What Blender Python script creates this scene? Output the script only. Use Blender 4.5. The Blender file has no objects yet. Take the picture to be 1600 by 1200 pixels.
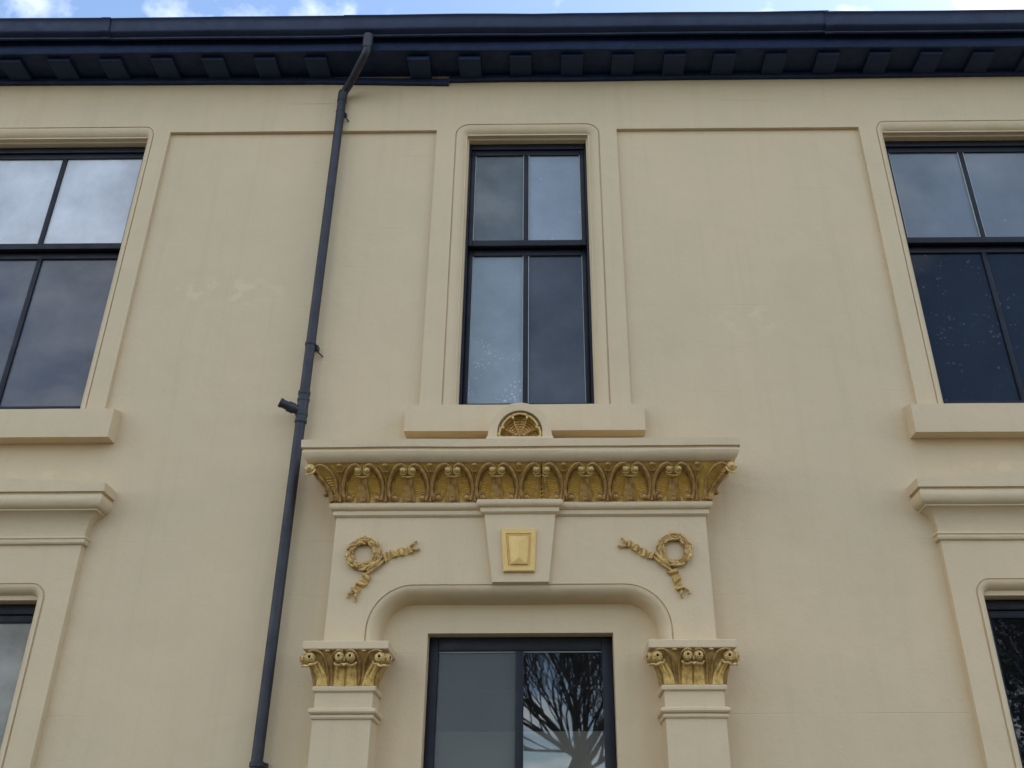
import bpy, bmesh, math, random
from mathutils import Vector, Matrix, noise
random.seed(7)
SC = bpy.context.scene
COL = SC.collection
R = math.radians

# ---------------------------------------------------------------- camera
cam = bpy.data.cameras.new('camera'); cam_o = bpy.data.objects.new('camera', cam); COL.objects.link(cam_o)
right = Vector((0.99996331, 0.00813161, -0.00269545))
up = Vector((0.00619507, -0.46908335, 0.88313217))
fwd = Vector((-0.00591689, 0.88311646, 0.46911652))
m = Matrix.Identity(4)
for i in range(3):
    m[i][0], m[i][1], m[i][2] = right[i], up[i], -fwd[i]
m.translation = Vector((0, -5.74, 1.6))
cam_o.matrix_world = m
cam.sensor_width = 36; cam.lens = 1480/1600*36
cam.shift_x = (800-844.26)/1600
cam.clip_end = 3000; cam.clip_start = 0.05
SC.camera = cam_o

# ---------------------------------------------------------------- world: sky with broken cloud
SUN_EL, SUN_AZ = R(52), R(66)       # azimuth from +Y towards +X; the sun stands behind the house
w = bpy.data.worlds.new('World'); SC.world = w; w.use_nodes = True
nt = w.node_tree; N = nt.nodes; L = nt.links
bg = N['Background']; bg.inputs['Strength'].default_value = 0.12
sky = N.new('ShaderNodeTexSky'); sky.sky_type = 'NISHITA'; sky.sun_disc = False
sky.sun_elevation = SUN_EL; sky.sun_rotation = SUN_AZ
sky.altitude = 50; sky.air_density = 1.0; sky.dust_density = 0.6; sky.ozone_density = 1.0
tc = N.new('ShaderNodeTexCoord'); sep = N.new('ShaderNodeSeparateXYZ'); L.new(tc.outputs['Generated'], sep.inputs[0])
za = N.new('ShaderNodeMath'); za.operation = 'MAXIMUM'; za.inputs[1].default_value = 0.0; L.new(sep.outputs['Z'], za.inputs[0])
zb = N.new('ShaderNodeMath'); zb.operation = 'ADD'; zb.inputs[1].default_value = 0.22; L.new(za.outputs[0], zb.inputs[0])
dv = N.new('ShaderNodeVectorMath'); dv.operation = 'DIVIDE'; L.new(tc.outputs['Generated'], dv.inputs[0])
cb = N.new('ShaderNodeCombineXYZ')
for k in range(3): L.new(zb.outputs[0], cb.inputs[k])
L.new(cb.outputs[0], dv.inputs[1])
mpw = N.new('ShaderNodeMapping'); mpw.inputs['Location'].default_value = (6.7, 6.1, 0); L.new(dv.outputs[0], mpw.inputs[0])
cn = N.new('ShaderNodeTexNoise'); cn.inputs['Scale'].default_value = 2.6; cn.inputs['Detail'].default_value = 9; cn.inputs['Roughness'].default_value = 0.55
cn.inputs['Distortion'].default_value = 0.25
L.new(mpw.outputs[0], cn.inputs['Vector'])
cr = N.new('ShaderNodeValToRGB'); cr.color_ramp.elements[0].position = 0.485; cr.color_ramp.elements[1].position = 0.63
L.new(cn.outputs['Fac'], cr.inputs[0])
mixw = N.new('ShaderNodeMix'); mixw.data_type = 'RGBA'
L.new(cr.outputs[0], mixw.inputs[0]); L.new(sky.outputs[0], mixw.inputs[6]); mixw.inputs[7].default_value = (8.6, 8.7, 8.9, 1)
L.new(mixw.outputs[2], bg.inputs['Color'])

# ---------------------------------------------------------------- sun
sd = bpy.data.lights.new('sun', 'SUN'); sd.energy = 2.2; sd.angle = R(0.53); sd.color = (1, 0.95, 0.87)
so = bpy.data.objects.new('sun', sd); COL.objects.link(so)
sdir = Vector((math.sin(SUN_AZ)*math.cos(SUN_EL), math.cos(SUN_AZ)*math.cos(SUN_EL), math.sin(SUN_EL)))
so.rotation_euler = (-sdir).to_track_quat('-Z', 'Y').to_euler(); so.location = (0, 20, 20)
SC.view_settings.view_transform = 'Standard'; SC.view_settings.look = 'None'
SC.view_settings.exposure = 1.37; SC.view_settings.gamma = 1.0

# ---------------------------------------------------------------- materials
def newmat(name):
    mt = bpy.data.materials.new(name); mt.use_nodes = True
    return mt, mt.node_tree.nodes, mt.node_tree.links, mt.node_tree.nodes['Principled BSDF']
def nz(N, L, scale, detail=4, rough=0.5, vec=None, stretch=None):
    t = N.new('ShaderNodeTexNoise'); t.inputs['Scale'].default_value = scale
    t.inputs['Detail'].default_value = detail; t.inputs['Roughness'].default_value = rough
    tcn = N.new('ShaderNodeTexCoord'); src = tcn.outputs['Object']
    if stretch:
        mp = N.new('ShaderNodeMapping'); mp.inputs['Scale'].default_value = stretch; L.new(src, mp.inputs[0]); src = mp.outputs[0]
    L.new(src, t.inputs['Vector']); return t
def ramp(N, L, src, p0, p1, c0=(0, 0, 0, 1), c1=(1, 1, 1, 1)):
    r = N.new('ShaderNodeValToRGB'); r.color_ramp.elements[0].position = p0; r.color_ramp.elements[1].position = p1
    r.color_ramp.elements[0].color = c0; r.color_ramp.elements[1].color = c1; L.new(src, r.inputs[0]); return r
def mixc(N, L, fac, a, b, blend='MIX'):
    x = N.new('ShaderNodeMix'); x.data_type = 'RGBA'; x.blend_type = blend
    for sock, v in ((0, fac), (6, a), (7, b)):
        if isinstance(v, (int, float)): x.inputs[sock].default_value = v
        elif isinstance(v, tuple): x.inputs[sock].default_value = v
        else: L.new(v, x.inputs[sock])
    return x.outputs[2]
def math_(N, L, op, a, b=None):
    x = N.new('ShaderNodeMath'); x.operation = op
    for k, v in ((0, a), (1, b)):
        if v is None: continue
        if isinstance(v, (int, float)): x.inputs[k].default_value = v
        else: L.new(v, x.inputs[k])
    return x.outputs[0]

CREAM = (0.675, 0.525, 0.320)
def cream_paint(name, joints=False, k=1.0):
    mt, N, L, B = newmat(name)
    c = [v*k for v in CREAM]
    base = mixc(N, L, ramp(N, L, nz(N, L, 0.9, 5, .6).outputs['Fac'], .3, .7).outputs[0],
                (c[0]*.925, c[1]*.945, c[2]*.945, 1), (c[0]*1.04, c[1]*1.015, c[2]*1.0, 1))
    base = mixc(N, L, math_(N, L, 'MULTIPLY', ramp(N, L, nz(N, L, 2.6, 6, .62).outputs['Fac'], .45, .75).outputs[0], .5), base, (c[0]*.93, c[1]*.915, c[2]*.90, 1))
    # hardly visible run-off streaks and scuffed, repainted patches
    st = ramp(N, L, nz(N, L, 3.0, 6, .6, stretch=(3.2, 1, .16)).outputs['Fac'], .52, .8)
    base = mixc(N, L, math_(N, L, 'MULTIPLY', st.outputs[0], .34), base, (c[0]*.80, c[1]*.79, c[2]*.76, 1))
    sp = ramp(N, L, nz(N, L, 9.0, 6, .65).outputs['Fac'], .63, .76)
    base = mixc(N, L, math_(N, L, 'MULTIPLY', sp.outputs[0], .16), base, (c[0]*.66, c[1]*.63, c[2]*.56, 1))
    hsum = None
    if joints:
        # paint scuffs where the wall has been touched up
        tcn = N.new('ShaderNodeTexCoord')
        for (px, pz, rx, rz, amt) in ((-2.30, 5.42, .62, .16, .75), (1.45, 5.15, .30, .24, .5), (3.05, 4.02, .5, .05, .6), (-3.3, 4.0, .5, .04, .5)):
            mp = N.new('ShaderNodeMapping'); mp.vector_type = 'POINT'
            mp.inputs['Location'].default_value = (-px/rx, 0, -pz/rz); mp.inputs['Scale'].default_value = (1/rx, 0, 1/rz)
            L.new(tcn.outputs['Object'], mp.inputs[0])
            ln = N.new('ShaderNodeVectorMath'); ln.operation = 'LENGTH'; L.new(mp.outputs[0], ln.inputs[0])
            fall = ramp(N, L, ln.outputs['Value'], .35, 1.0, (1, 1, 1, 1), (0, 0, 0, 1))
            pn = ramp(N, L, nz(N, L, 7.5, 5, .55, stretch=(1, 1, 1.3)).outputs['Fac'], .50, .60)
            f = math_(N, L, 'MULTIPLY', math_(N, L, 'MULTIPLY', fall.outputs[0], pn.outputs[0]), amt*.5)
            base = mixc(N, L, f, base, (c[0]*1.22, c[1]*1.24, c[2]*1.30, 1))
        sx = N.new('ShaderNodeSeparateXYZ'); L.new(tcn.outputs['Object'], sx.inputs[0])
        wob = math_(N, L, 'MULTIPLY', math_(N, L, 'SUBTRACT', nz(N, L, 2.0, 2).outputs['Fac'], .5), .02)
        zz = math_(N, L, 'ADD', math_(N, L, 'ADD', sx.outputs['Z'], -2.831+20*.35), wob)
        fr = math_(N, L, 'FRACT', math_(N, L, 'DIVIDE', zz, .35))
        dist = math_(N, L, 'ABSOLUTE', math_(N, L, 'SUBTRACT', fr, .5))     # .5 on a joint
        ln = ramp(N, L, dist, .488, .498)
        msk = ramp(N, L, nz(N, L, 1.1, 3).outputs['Fac'], .5, .68)
        jf = math_(N, L, 'MULTIPLY', ln.outputs[0], msk.outputs[0])
        base = mixc(N, L, math_(N, L, 'MULTIPLY', jf, .15), base, (c[0]*.6, c[1]*.57, c[2]*.5, 1))
        hsum = math_(N, L, 'MULTIPLY', jf, -.28)
    L.new(base, B.inputs['Base Color'])
    B.inputs['Roughness'].default_value = .62; B.inputs['Specular IOR Level'].default_value = .35
    h = math_(N, L, 'ADD', math_(N, L, 'MULTIPLY', nz(N, L, 70, 4, .6).outputs['Fac'], .22), math_(N, L, 'MULTIPLY', nz(N, L, 5, 3).outputs['Fac'], 1.5))
    if hsum is not None: h = math_(N, L, 'ADD', h, hsum)
    b = N.new('ShaderNodeBump'); b.inputs['Strength'].default_value = .8; b.inputs['Distance'].default_value = .007
    L.new(h, b.inputs['Height']); L.new(b.outputs[0], B.inputs['Normal'])
    return mt
M = {}
M['wall'] = cream_paint('cream_wall_paint', True)
M['trim'] = cream_paint('cream_trim_paint')
def dark_paint(name, col, rough=.42, spec=.5):
    mt, N, L, B = newmat(name)
    n = ramp(N, L, nz(N, L, 6, 6, .65).outputs['Fac'], .35, .75)
    c = mixc(N, L, n.outputs[0], (*col, 1), (col[0]*1.7, col[1]*1.6, col[2]*1.45, 1))
    L.new(c, B.inputs['Base Color']); B.inputs['Roughness'].default_value = rough
    rr = ramp(N, L, nz(N, L, 11, 4).outputs['Fac'], .3, .8, (rough*.8,)*3+(1,), (rough*1.35,)*3+(1,)); L.new(rr.outputs[0], B.inputs['Roughness'])
    B.inputs['Specular IOR Level'].default_value = spec
    b = N.new('ShaderNodeBump'); b.inputs['Strength'].default_value = .3; b.inputs['Distance'].default_value = .004
    L.new(nz(N, L, 30, 4).outputs['Fac'], b.inputs['Height']); L.new(b.outputs[0], B.inputs['Normal'])
    return mt
M['eaves'] = dark_paint('eaves_paint_glare_tint', (.0125, .0235, .060), .6, .25)  # near-black paint with the blue of the lens glare put into its colour
M['gutter'] = dark_paint('dark_gutter_paint', (.011, .020, .050), .5, .35)
M['sash'] = dark_paint('near_black_sash_paint', (.007, .008, .013), .45, .3)
M['pipe'] = dark_paint('slate_pipe_plastic', (.026, .027, .034), .5, .4)
def gold(name, col, dark, metal=.55, rough=.42, sc=26, hi=.68):
    mt, N, L, B = newmat(name)
    n = ramp(N, L, nz(N, L, sc, 5, .6).outputs['Fac'], .34, hi)
    c = mixc(N, L, n.outputs[0], (*dark, 1), (*col, 1))
    L.new(c, B.inputs['Base Color']); B.inputs['Metallic'].default_value = metal; B.inputs['Roughness'].default_value = rough
    b = N.new('ShaderNodeBump'); b.inputs['Strength'].default_value = .4; b.inputs['Distance'].default_value = .003
    L.new(nz(N, L, 90, 3).outputs['Fac'], b.inputs['Height']); L.new(b.outputs[0], B.inputs['Normal'])
    return mt
M['gold_bright'] = gold('bright_gold_paint', (.84, .55, .13), (.60, .36, .06), .22)
M['gold_brown'] = gold('antique_brown_gold', (.54, .32, .092), (.25, .13, .034), .18, .45)
M['gold_pale'] = gold('pale_champagne_gold', (.78, .56, .22), (.48, .31, .09), .18, .42, 40)
M['gold_panel'] = gold('flat_gold_paint', (.78, .525, .175), (.70, .455, .145), .22, .4, 12)
M['gold_mid'] = gold('worn_gold_paint', (.70, .47, .155), (.38, .225, .06), .18, .45)
M['gold_stalk'] = gold('stalk_gold_paint', (.74, .48, .13), (.38, .22, .05), .2, .42, 34, .6)
M['gold_volute'] = gold('volute_gold_paint', (.74, .52, .20), (.38, .235, .065), .2, .4, 60)
M['eye'] = gold('umber_hollow_shade', (.05, .03, .012), (.02, .012, .006), 0, .95)  # umber colour stands for shade in the scroll eye holes; also darkens the joint
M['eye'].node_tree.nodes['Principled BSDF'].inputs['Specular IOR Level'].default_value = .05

def pane_mat(name, film, opacity, refl=1.65, spots=0.0, mott=0.0, rough=.015, spot_scale=34, spot_z=None, sr=(.16, .34)):
    """window glass: clear body with a film, net or dirt layer of given colour and opacity behind it"""
    mt, N, L, B = newmat(name); N.remove(B); out = N['Material Output']
    df = N.new('ShaderNodeBsdfDiffuse'); tr = N.new('ShaderNodeBsdfTransparent'); tr.inputs[0].default_value = (.86, .9, .9, 1)
    gl = N.new('ShaderNodeBsdfGlossy'); gl.inputs['Roughness'].default_value = rough; gl.inputs['Color'].default_value = (.97, .98, 1, 1)
    nn = ramp(N, L, nz(N, L, 2.3, 5, .6).outputs['Fac'], .3, .72)
    k = .80-mott*.5
    c = mixc(N, L, nn.outputs[0], (film[0]*k, film[1]*k, film[2]*k, 1), (film[0]*(1.12+mott), film[1]*(1.12+mott), film[2]*(1.12+mott), 1))
    op = opacity
    if spots:
        v = N.new('ShaderNodeTexVoronoi'); v.inputs['Scale'].default_value = spot_scale; v.inputs['Randomness'].default_value = 1
        tcn = N.new('ShaderNodeTexCoord'); L.new(tcn.outputs['Object'], v.inputs['Vector'])
        s1 = ramp(N, L, v.outputs['Distance'], sr[0], sr[1], (1, 1, 1, 1), (0, 0, 0, 1))
        s2 = ramp(N, L, nz(N, L, 6, 3).outputs['Fac'], .5, .62)
        f = math_(N, L, 'MULTIPLY', math_(N, L, 'MULTIPLY', s1.outputs[0], s2.outputs[0]), spots)
        if spot_z:
            sx = N.new('ShaderNodeSeparateXYZ'); L.new(tcn.outputs['Object'], sx.inputs[0])
            f = math_(N, L, 'MULTIPLY', f, ramp(N, L, math_(N, L, 'SUBTRACT', sx.outputs['Z'], spot_z), .0, .8, (1, 1, 1, 1), (0, 0, 0, 1)).outputs[0])
        c = mixc(N, L, f, c, (.62, .66, .68, 1))
        op = math_(N, L, 'MAXIMUM', f, opacity)
    L.new(c, df.inputs[0])
    m1 = N.new('ShaderNodeMixShader'); L.new(tr.outputs[0], m1.inputs[1]); L.new(df.outputs[0], m1.inputs[2])
    if isinstance(op, (int, float)): m1.inputs[0].default_value = op
    else: L.new(op, m1.inputs[0])
    fr = N.new('ShaderNodeFresnel'); fr.inputs[0].default_value = refl
    b = N.new('ShaderNodeBump'); b.inputs['Strength'].default_value = .05 if rough < .1 else 0.0; b.inputs['Distance'].default_value = .01
    L.new(nz(N, L, 2.2, 2).outputs['Fac'], b.inputs['Height']); L.new(b.outputs[0], gl.inputs['Normal'])
    m2 = N.new('ShaderNodeMixShader'); L.new(fr.outputs[0], m2.inputs[0]); L.new(m1.outputs[0], m2.inputs[1]); L.new(gl.outputs[0], m2.inputs[2])
    L.new(m2.outputs[0], out.inputs['Surface'])
    return mt
def flat(name, col, rough=.8, sc=8, var=.25):
    mt, N, L, B = newmat(name)
    n = nz(N, L, sc, 6, .6)
    c = mixc(N, L, n.outputs['Fac'], (col[0]*(1-var), col[1]*(1-var), col[2]*(1-var), 1), (col[0]*(1+var), col[1]*(1+var), col[2]*(1+var), 1))
    L.new(c, B.inputs['Base Color']); B.inputs['Roughness'].default_value = rough
    return mt
M['room'] = flat('dim_room_plaster', (.16, .15, .14))
M['slate'] = flat('roof_slate', (.06, .065, .075))
M['half_blind'] = flat('brown_half_blind_cloth', (.74, .59, .48), .85, 5, .12)
M['bark'] = flat('grey_brown_bark', (.085, .066, .05), .9, 20, .35)
M['asphalt'] = flat('forecourt_asphalt', (.042, .040, .035), .9, 30, .3)

# ---------------------------------------------------------------- mesh helpers
def wob(v, s=1.0, a=.0016):
    v = Vector(v); n = noise.noise_vector(v*1.7*s)+noise.noise_vector(v*5.1*s)*.5
    return v+Vector((n.x*a*.8, n.y*a*1.2, n.z*a*1.3))
class MB:
    def __init__(self): self.v = []; self.f = []
    def add(self, vs, fs):
        o = len(self.v); self.v += [tuple(p) for p in vs]; self.f += [tuple(o+i for i in q) for q in fs]
    def grid(self, rows, closed_u=False):
        n = len(rows[0]); vs = [p for r in rows for p in r]; fs = []
        for i in range(len(rows)-1):
            for j in range(n if closed_u else n-1):
                k = (j+1) % n
                fs.append((i*n+j, i*n+k, (i+1)*n+k, (i+1)*n+j))
        self.add(vs, fs)
    def box(self, x0, x1, y0, y1, z0, z1):
        vs = [(x, y, z) for x in (x0, x1) for y in (y0, y1) for z in (z0, z1)]
        self.add(vs, [(0, 1, 3, 2), (4, 6, 7, 5), (0, 4, 5, 1), (2, 3, 7, 6), (0, 2, 6, 4), (1, 5, 7, 3)])
    def prism(self, poly, y0, y1):
        """poly: list of (x,z), extruded from y0 to y1"""
        n = len(poly); vs = [(x, y0, z) for x, z in poly]+[(x, y1, z) for x, z in poly]
        self.add(vs, [tuple(range(n)), tuple(range(2*n-1, n-1, -1))]+[(i, i+n, (i+1) % n+n, (i+1) % n) for i in range(n)])
    def tube(self, pts, r, seg=8, cap=True):
        pts = [Vector(p) for p in pts]; n = len(pts)
        rad = r if isinstance(r, (list, tuple)) else [r]*n
        t0 = (pts[1]-pts[0]).normalized(); ref = Vector((0, 0, 1)) if abs(t0.z) < .9 else Vector((1, 0, 0))
        nrm = t0.cross(ref).normalized(); rows = []
        for i in range(n):
            t = (pts[min(i+1, n-1)]-pts[max(i-1, 0)]).normalized()
            nrm = (nrm-t*nrm.dot(t)).normalized(); bn = t.cross(nrm)
            rows.append([pts[i]+(nrm*math.cos(a)+bn*math.sin(a))*rad[i] for a in [2*math.pi*k/seg for k in range(seg)]])
        o = len(self.v); self.grid(rows, True)
        if cap:
            self.f.append(tuple(o+k for k in range(seg))[::-1]); self.f.append(tuple(o+(n-1)*seg+k for k in range(seg)))
    def ball(self, c, r, nu=10, nv=7, sc=(1, 1, 1), rot=None):
        c = Vector(c); rows = []
        for i in range(nv+1):
            th = math.pi*i/nv
            row = []
            for j in range(nu):
                a = 2*math.pi*j/nu
                p = Vector((math.sin(th)*math.cos(a)*sc[0], math.sin(th)*math.sin(a)*sc[1], math.cos(th)*sc[2]))*r
                if rot is not None: p = rot @ p
                row.append(c+p)
            rows.append(row)
        self.grid(rows, True)
    def build(self, name, mat, parent=None, smooth=35, bevel=0, seg=2, merge=True):
        me = bpy.data.meshes.new(name); me.from_pydata(self.v, [], self.f)
        bm = bmesh.new(); bm.from_mesh(me)
        if merge: bmesh.ops.remove_doubles(bm, verts=bm.verts, dist=1e-5)
        bmesh.ops.recalc_face_normals(bm, faces=bm.faces)
        if bevel:
            es = [e for e in bm.edges if len(e.link_faces) == 2 and e.calc_face_angle(0) > .6]
            bmesh.ops.bevel(bm, geom=es, offset=bevel, segments=seg, profile=.6, affect='EDGES', clamp_overlap=True)
        bm.to_mesh(me); bm.free()
        if smooth:
            me.shade_smooth(); me.set_sharp_from_angle(angle=R(smooth))
        me.materials.append(M[mat] if isinstance(mat, str) else mat)
        o = bpy.data.objects.new(name, me); COL.objects.link(o)
        if parent is not None: o.parent = parent
        return o
def share(o, name, parent, loc=(0, 0, 0), rot=None, scale=None):
    c = bpy.data.objects.new(name, o.data); COL.objects.link(c); c.parent = parent; c.location = loc
    if rot: c.rotation_euler = rot
    if scale: c.scale = scale
    return c
def box(name, mat, parent, x0, x1, y0, y1, z0, z1, bevel=.004, seg=2):
    b = MB(); b.box(x0, x1, y0, y1, z0, z1); return b.build(name, mat, parent, bevel=bevel, seg=seg)
def thing(name, label, cat, loc=(0, 0, 0), group=None):
    o = bpy.data.objects.new(name, None); COL.objects.link(o); o.location = loc
    o['label'] = label; o['category'] = cat
    if group: o['group'] = group
    return o
def spline(pts, n=6):
    pts = [Vector(p) for p in pts]; q = [pts[0]*2-pts[1]]+pts+[pts[-1]*2-pts[-2]]; out = []
    for i in range(1, len(q)-2):
        a, b, c, d = q[i-1:i+3]
        for k in range(n):
            t = k/n
            out.append(.5*((2*b)+(c-a)*t+(2*a-5*b+4*c-d)*t*t+(3*b-a-3*c+d)*t**3))
    out.append(pts[-1]); return out
def lin(a, b, step):
    n = max(1, int(abs(b-a)/step+.5)); return [a+(b-a)*i/n for i in range(n+1)]

# ================================================================ SETTING
g = MB(); g.add([(-900, -900, 0), (900, -900, 0), (900, 900, 0), (-900, 900, 0)], [(0, 1, 2, 3)])
go = g.build('ground', 'asphalt', smooth=0); go['kind'] = 'structure'

# ================================================================ HOUSE
house = thing('house', 'cream painted stucco villa front with gilded doorway ornament and dark eaves', 'house')
XL, XR, TOP = -6.6, 6.4, 7.50

# openings (x0, x1, z0, z1)
UL, UC, UR = (-4.53, -3.18, 4.47, 6.885), (-.602, .332, 4.47, 6.885), (2.700, 3.950, 4.47, 6.885)
LL, LR = (-4.55, -3.14, .95, 3.155), (2.675, 3.985, .95, 3.155)
DC = (-.721, .395, .55, 2.952)
def wall_mesh():
    e = .012      # the mouldings line these holes
    holes = [(a-e, b+e, c, d+e) for (a, b, c, d) in (UL, UC, UR, LL, LR)]+[DC]
    xs = sorted({XL, XR} | {h[0] for h in holes} | {h[1] for h in holes}); zs = sorted({0.0, TOP} | {h[2] for h in holes} | {h[3] for h in holes})
    xs = sorted(set(sum([lin(a, b, .5) for a, b in zip(xs, xs[1:])], []))); zs = sorted(set(sum([lin(a, b, .5) for a, b in zip(zs, zs[1:])], [])))
    solid = {}
    for i in range(len(xs)-1):
        for j in range(len(zs)-1):
            cx, cz = (xs[i]+xs[i+1])/2, (zs[j]+zs[j+1])/2
            solid[i, j] = not any(h[0] < cx < h[1] and h[2] < cz < h[3] for h in holes)
    b = MB(); y0, y1 = 0.0, .36
    for (i, j), s in solid.items():
        if not s: continue
        a, c, p, q = xs[i], xs[i+1], zs[j], zs[j+1]
        b.add([(a, y0, p), (c, y0, p), (c, y0, q), (a, y0, q)], [(0, 1, 2, 3)])
        b.add([(a, y1, p), (c, y1, p), (c, y1, q), (a, y1, q)], [(3, 2, 1, 0)])
        for di, dj, e4 in ((-1, 0, ((a, p), (a, q))), (1, 0, ((c, p), (c, q))), (0, -1, ((a, p), (c, p))), (0, 1, ((a, q), (c, q)))):
            if not solid.get((i+di, j+dj), False):
                (ax, az), (bx, bz) = e4
                b.add([(ax, y0, az), (bx, y0, bz), (bx, y1, bz), (ax, y1, az)], [(0, 1, 2, 3)])
    return b.build('wall', 'wall', house, smooth=0)
wall = wall_mesh()
# the rest of the shell, so that the rooms are rooms
sh = MB()
sh.box(XL, XL+.3, .361, 8.0, 0.01, TOP); sh.box(XR-.3, XR, .361, 8.0, 0.01, TOP); sh.box(XL, XR, 8.001, 8.3, 0.01, TOP)
sh.build('outer_wall', 'wall', house, smooth=0)
sh = MB(); sh.box(XL+.31, XR-.31, .365, 7.99, 3.55, 3.8); sh.box(XL+.31, XR-.31, .365, 7.99, 7.2, 7.4); sh.box(XL+.31, XR-.31, .365, 7.99, .02, .2)
sh.build('floor_slab', 'room', house, smooth=0)
sh = MB()
for x in (-2.1, 1.9):
    for z0, z1 in ((.21, 3.54), (3.81, 7.19)): sh.box(x, x+.12, .365, 5.0, z0, z1)
for z0, z1 in ((.21, 3.54), (3.81, 7.19)): sh.box(XL+.31, XR-.31, 4.2+.9, 5.25, z0, z1)
sh.build('partition', 'room', house, smooth=0)
rf = MB()
rf.prism([(0, 0)], 0, 0) if False else None
rf.add([(XL-.2, -.34, 7.73), (XR+.2, -.34, 7.73), (XR+.2, 4.1, 9.0), (XL-.2, 4.1, 9.0), (XL-.2, 8.7, 7.73), (XR+.2, 8.7, 7.73),
        (XL-.2, -.34, 7.79), (XR+.2, -.34, 7.79), (XR+.2, 4.1, 9.08), (XL-.2, 4.1, 9.08), (XL-.2, 8.7, 7.79), (XR+.2, 8.7, 7.79)],
       [(0, 1, 2, 3), (3, 2, 5, 4), (6, 9, 8, 7), (9, 10, 11, 8), (0, 6, 7, 1), (4, 5, 11, 10), (0, 3, 9, 6), (3, 4, 10, 9), (1, 7, 8, 2), (2, 8, 11, 5)])
rf.build('roof', 'slate', house, smooth=0)

# ---- openings with rounded heads: the loop of the outer line and the moulding swept along it
def head_path(x0, x1, zb, zt, r, step=.12, na=9, sx=1.0):
    """stations (x,z,nx,nz, kind) along left jamb, head, right jamb; n points into the opening"""
    st = []
    for z in lin(zb, zt-r, step): st.append((x0, z, sx, 0, 'l', 0))
    for k in range(1, na):
        a = math.pi/2*k/na
        st.append((x0+r*sx-r*sx*math.cos(a), zt-r+r*math.sin(a), sx*math.cos(a), -math.sin(a), 'la', a))
    for x in lin(x0+r*sx, x1-r*sx, step): st.append((x, zt, 0, -1, 't', 0))
    for k in range(1, na):
        a = math.pi/2*(1-k/na)
        st.append((x1-r*sx+r*sx*math.cos(a), zt-r+r*math.sin(a), -sx*math.cos(a), -math.sin(a), 'ra', a))
    for z in reversed(lin(zb, zt-r, step)): st.append((x1, z, -sx, 0, 'r', 0))
    return st
def sweep_head(st, prof, name, mat, parent, wa=.0016):
    """prof: (inward distance, out from wall)"""
    b = MB(); rows = []
    for (x, z, nx, nz_, k, a) in st:
        rows.append([wob((x+nx*d, -p, z+nz_*d), 1, wa) for d, p in prof])
    b.grid(rows); return b.build(name, mat, parent, smooth=32)
def plate(st, X0, X1, Zb, Zt, p, name, mat, parent, back=-.004):
    """flat plate round an arched hole, edges returned to the wall"""
    b = MB(); inner = []; outer = []
    arcL = [s for s in st if s[4] == 'la']; r = None
    for s in st:
        x, z, nx, nz_, k, a = s
        if k == 'l': o = (X0, z)
        elif k == 'r': o = (X1, z)
        elif k == 't': o = (x, Zt)
        else: o = None
        inner.append((x, z)); outer.append(o)
    n = len(st)
    # corners: split the arc stations between side, corner and top
    for side in ('la', 'ra'):
        idx = [i for i in range(n) if st[i][4] == side]; Xs = X0 if side == 'la' else X1
        mid = len(idx)//2
        for q, i in enumerate(idx):
            up_first = side == 'la'
            t = q if up_first else len(idx)-1-q
            if t < mid:
                zs = [st[j][1] for j in range(n) if st[j][4] == ('l' if side == 'la' else 'r')]
                z1 = max(zs); outer[i] = (Xs, z1+(Zt-z1)*(t+1)/(mid+1))
            elif t == mid: outer[i] = (Xs, Zt)
            else:
                xs = [st[j][0] for j in range(n) if st[j][4] == 't']; x1 = min(xs) if side == 'la' else max(xs)
                outer[i] = (Xs+(x1-Xs)*(t-mid)/(len(idx)-mid), Zt)
    rows = [[Vector((ix, -p, iz)), Vector((ox, -p, oz)), Vector((ox, -back, oz))] for (ix, iz), (ox, oz) in zip(inner, outer)]
    rows = [[r_[0], r_[0].lerp(r_[1], .5), r_[1], r_[2]] for r_ in rows]
    b.grid(rows)
    return b.build(name, mat, parent, smooth=30)
def roll_profile(W, p, deep, rec):
    pr = [(-.001, p-.001), (.003, p-.010), (.009, p-.010), (.012, p+.003)]
    for k in range(1, 10):
        a = math.pi/2*k/9
        pr.append((.012+(W-.026)*math.sin(a), p+.003-deep*(1-math.cos(a))))
    d = pr[-1][0]; q = pr[-1][1]
    pr += [(d+.001, q-.006), (W-.004, q-.008), (W, q-.012), (W, q-.02), (W, rec)]
    return pr
# ---- mouldings that return round the ends of a block
def mitre(prof, x0, x1, pb, name, mat, parent, gable=None, step=.12, wa=.0016, smooth=32):
    b = MB(); rows = []
    for i, (o, z) in enumerate(prof):
        a, c, y = x0-o, x1+o, -(pb+o)
        xs = lin(a, c, step) if False else [a+(c-a)*k/max(2, int((x1-x0)/step)) for k in range(max(2, int((x1-x0)/step))+1)]
        row = [(a, .004, z)]+[(x, y, z) for x in xs]+[(c, .004, z)]
        if gable and i >= gable[0]:
            row = [(X, Y, Z+max(0, min(X-a, c-X))*gable[1]) for X, Y, Z in row]
        rows.append([wob(v, 1, wa) for v in row])
    b.grid(rows); return b.build(name, mat, parent, smooth=smooth)

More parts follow.
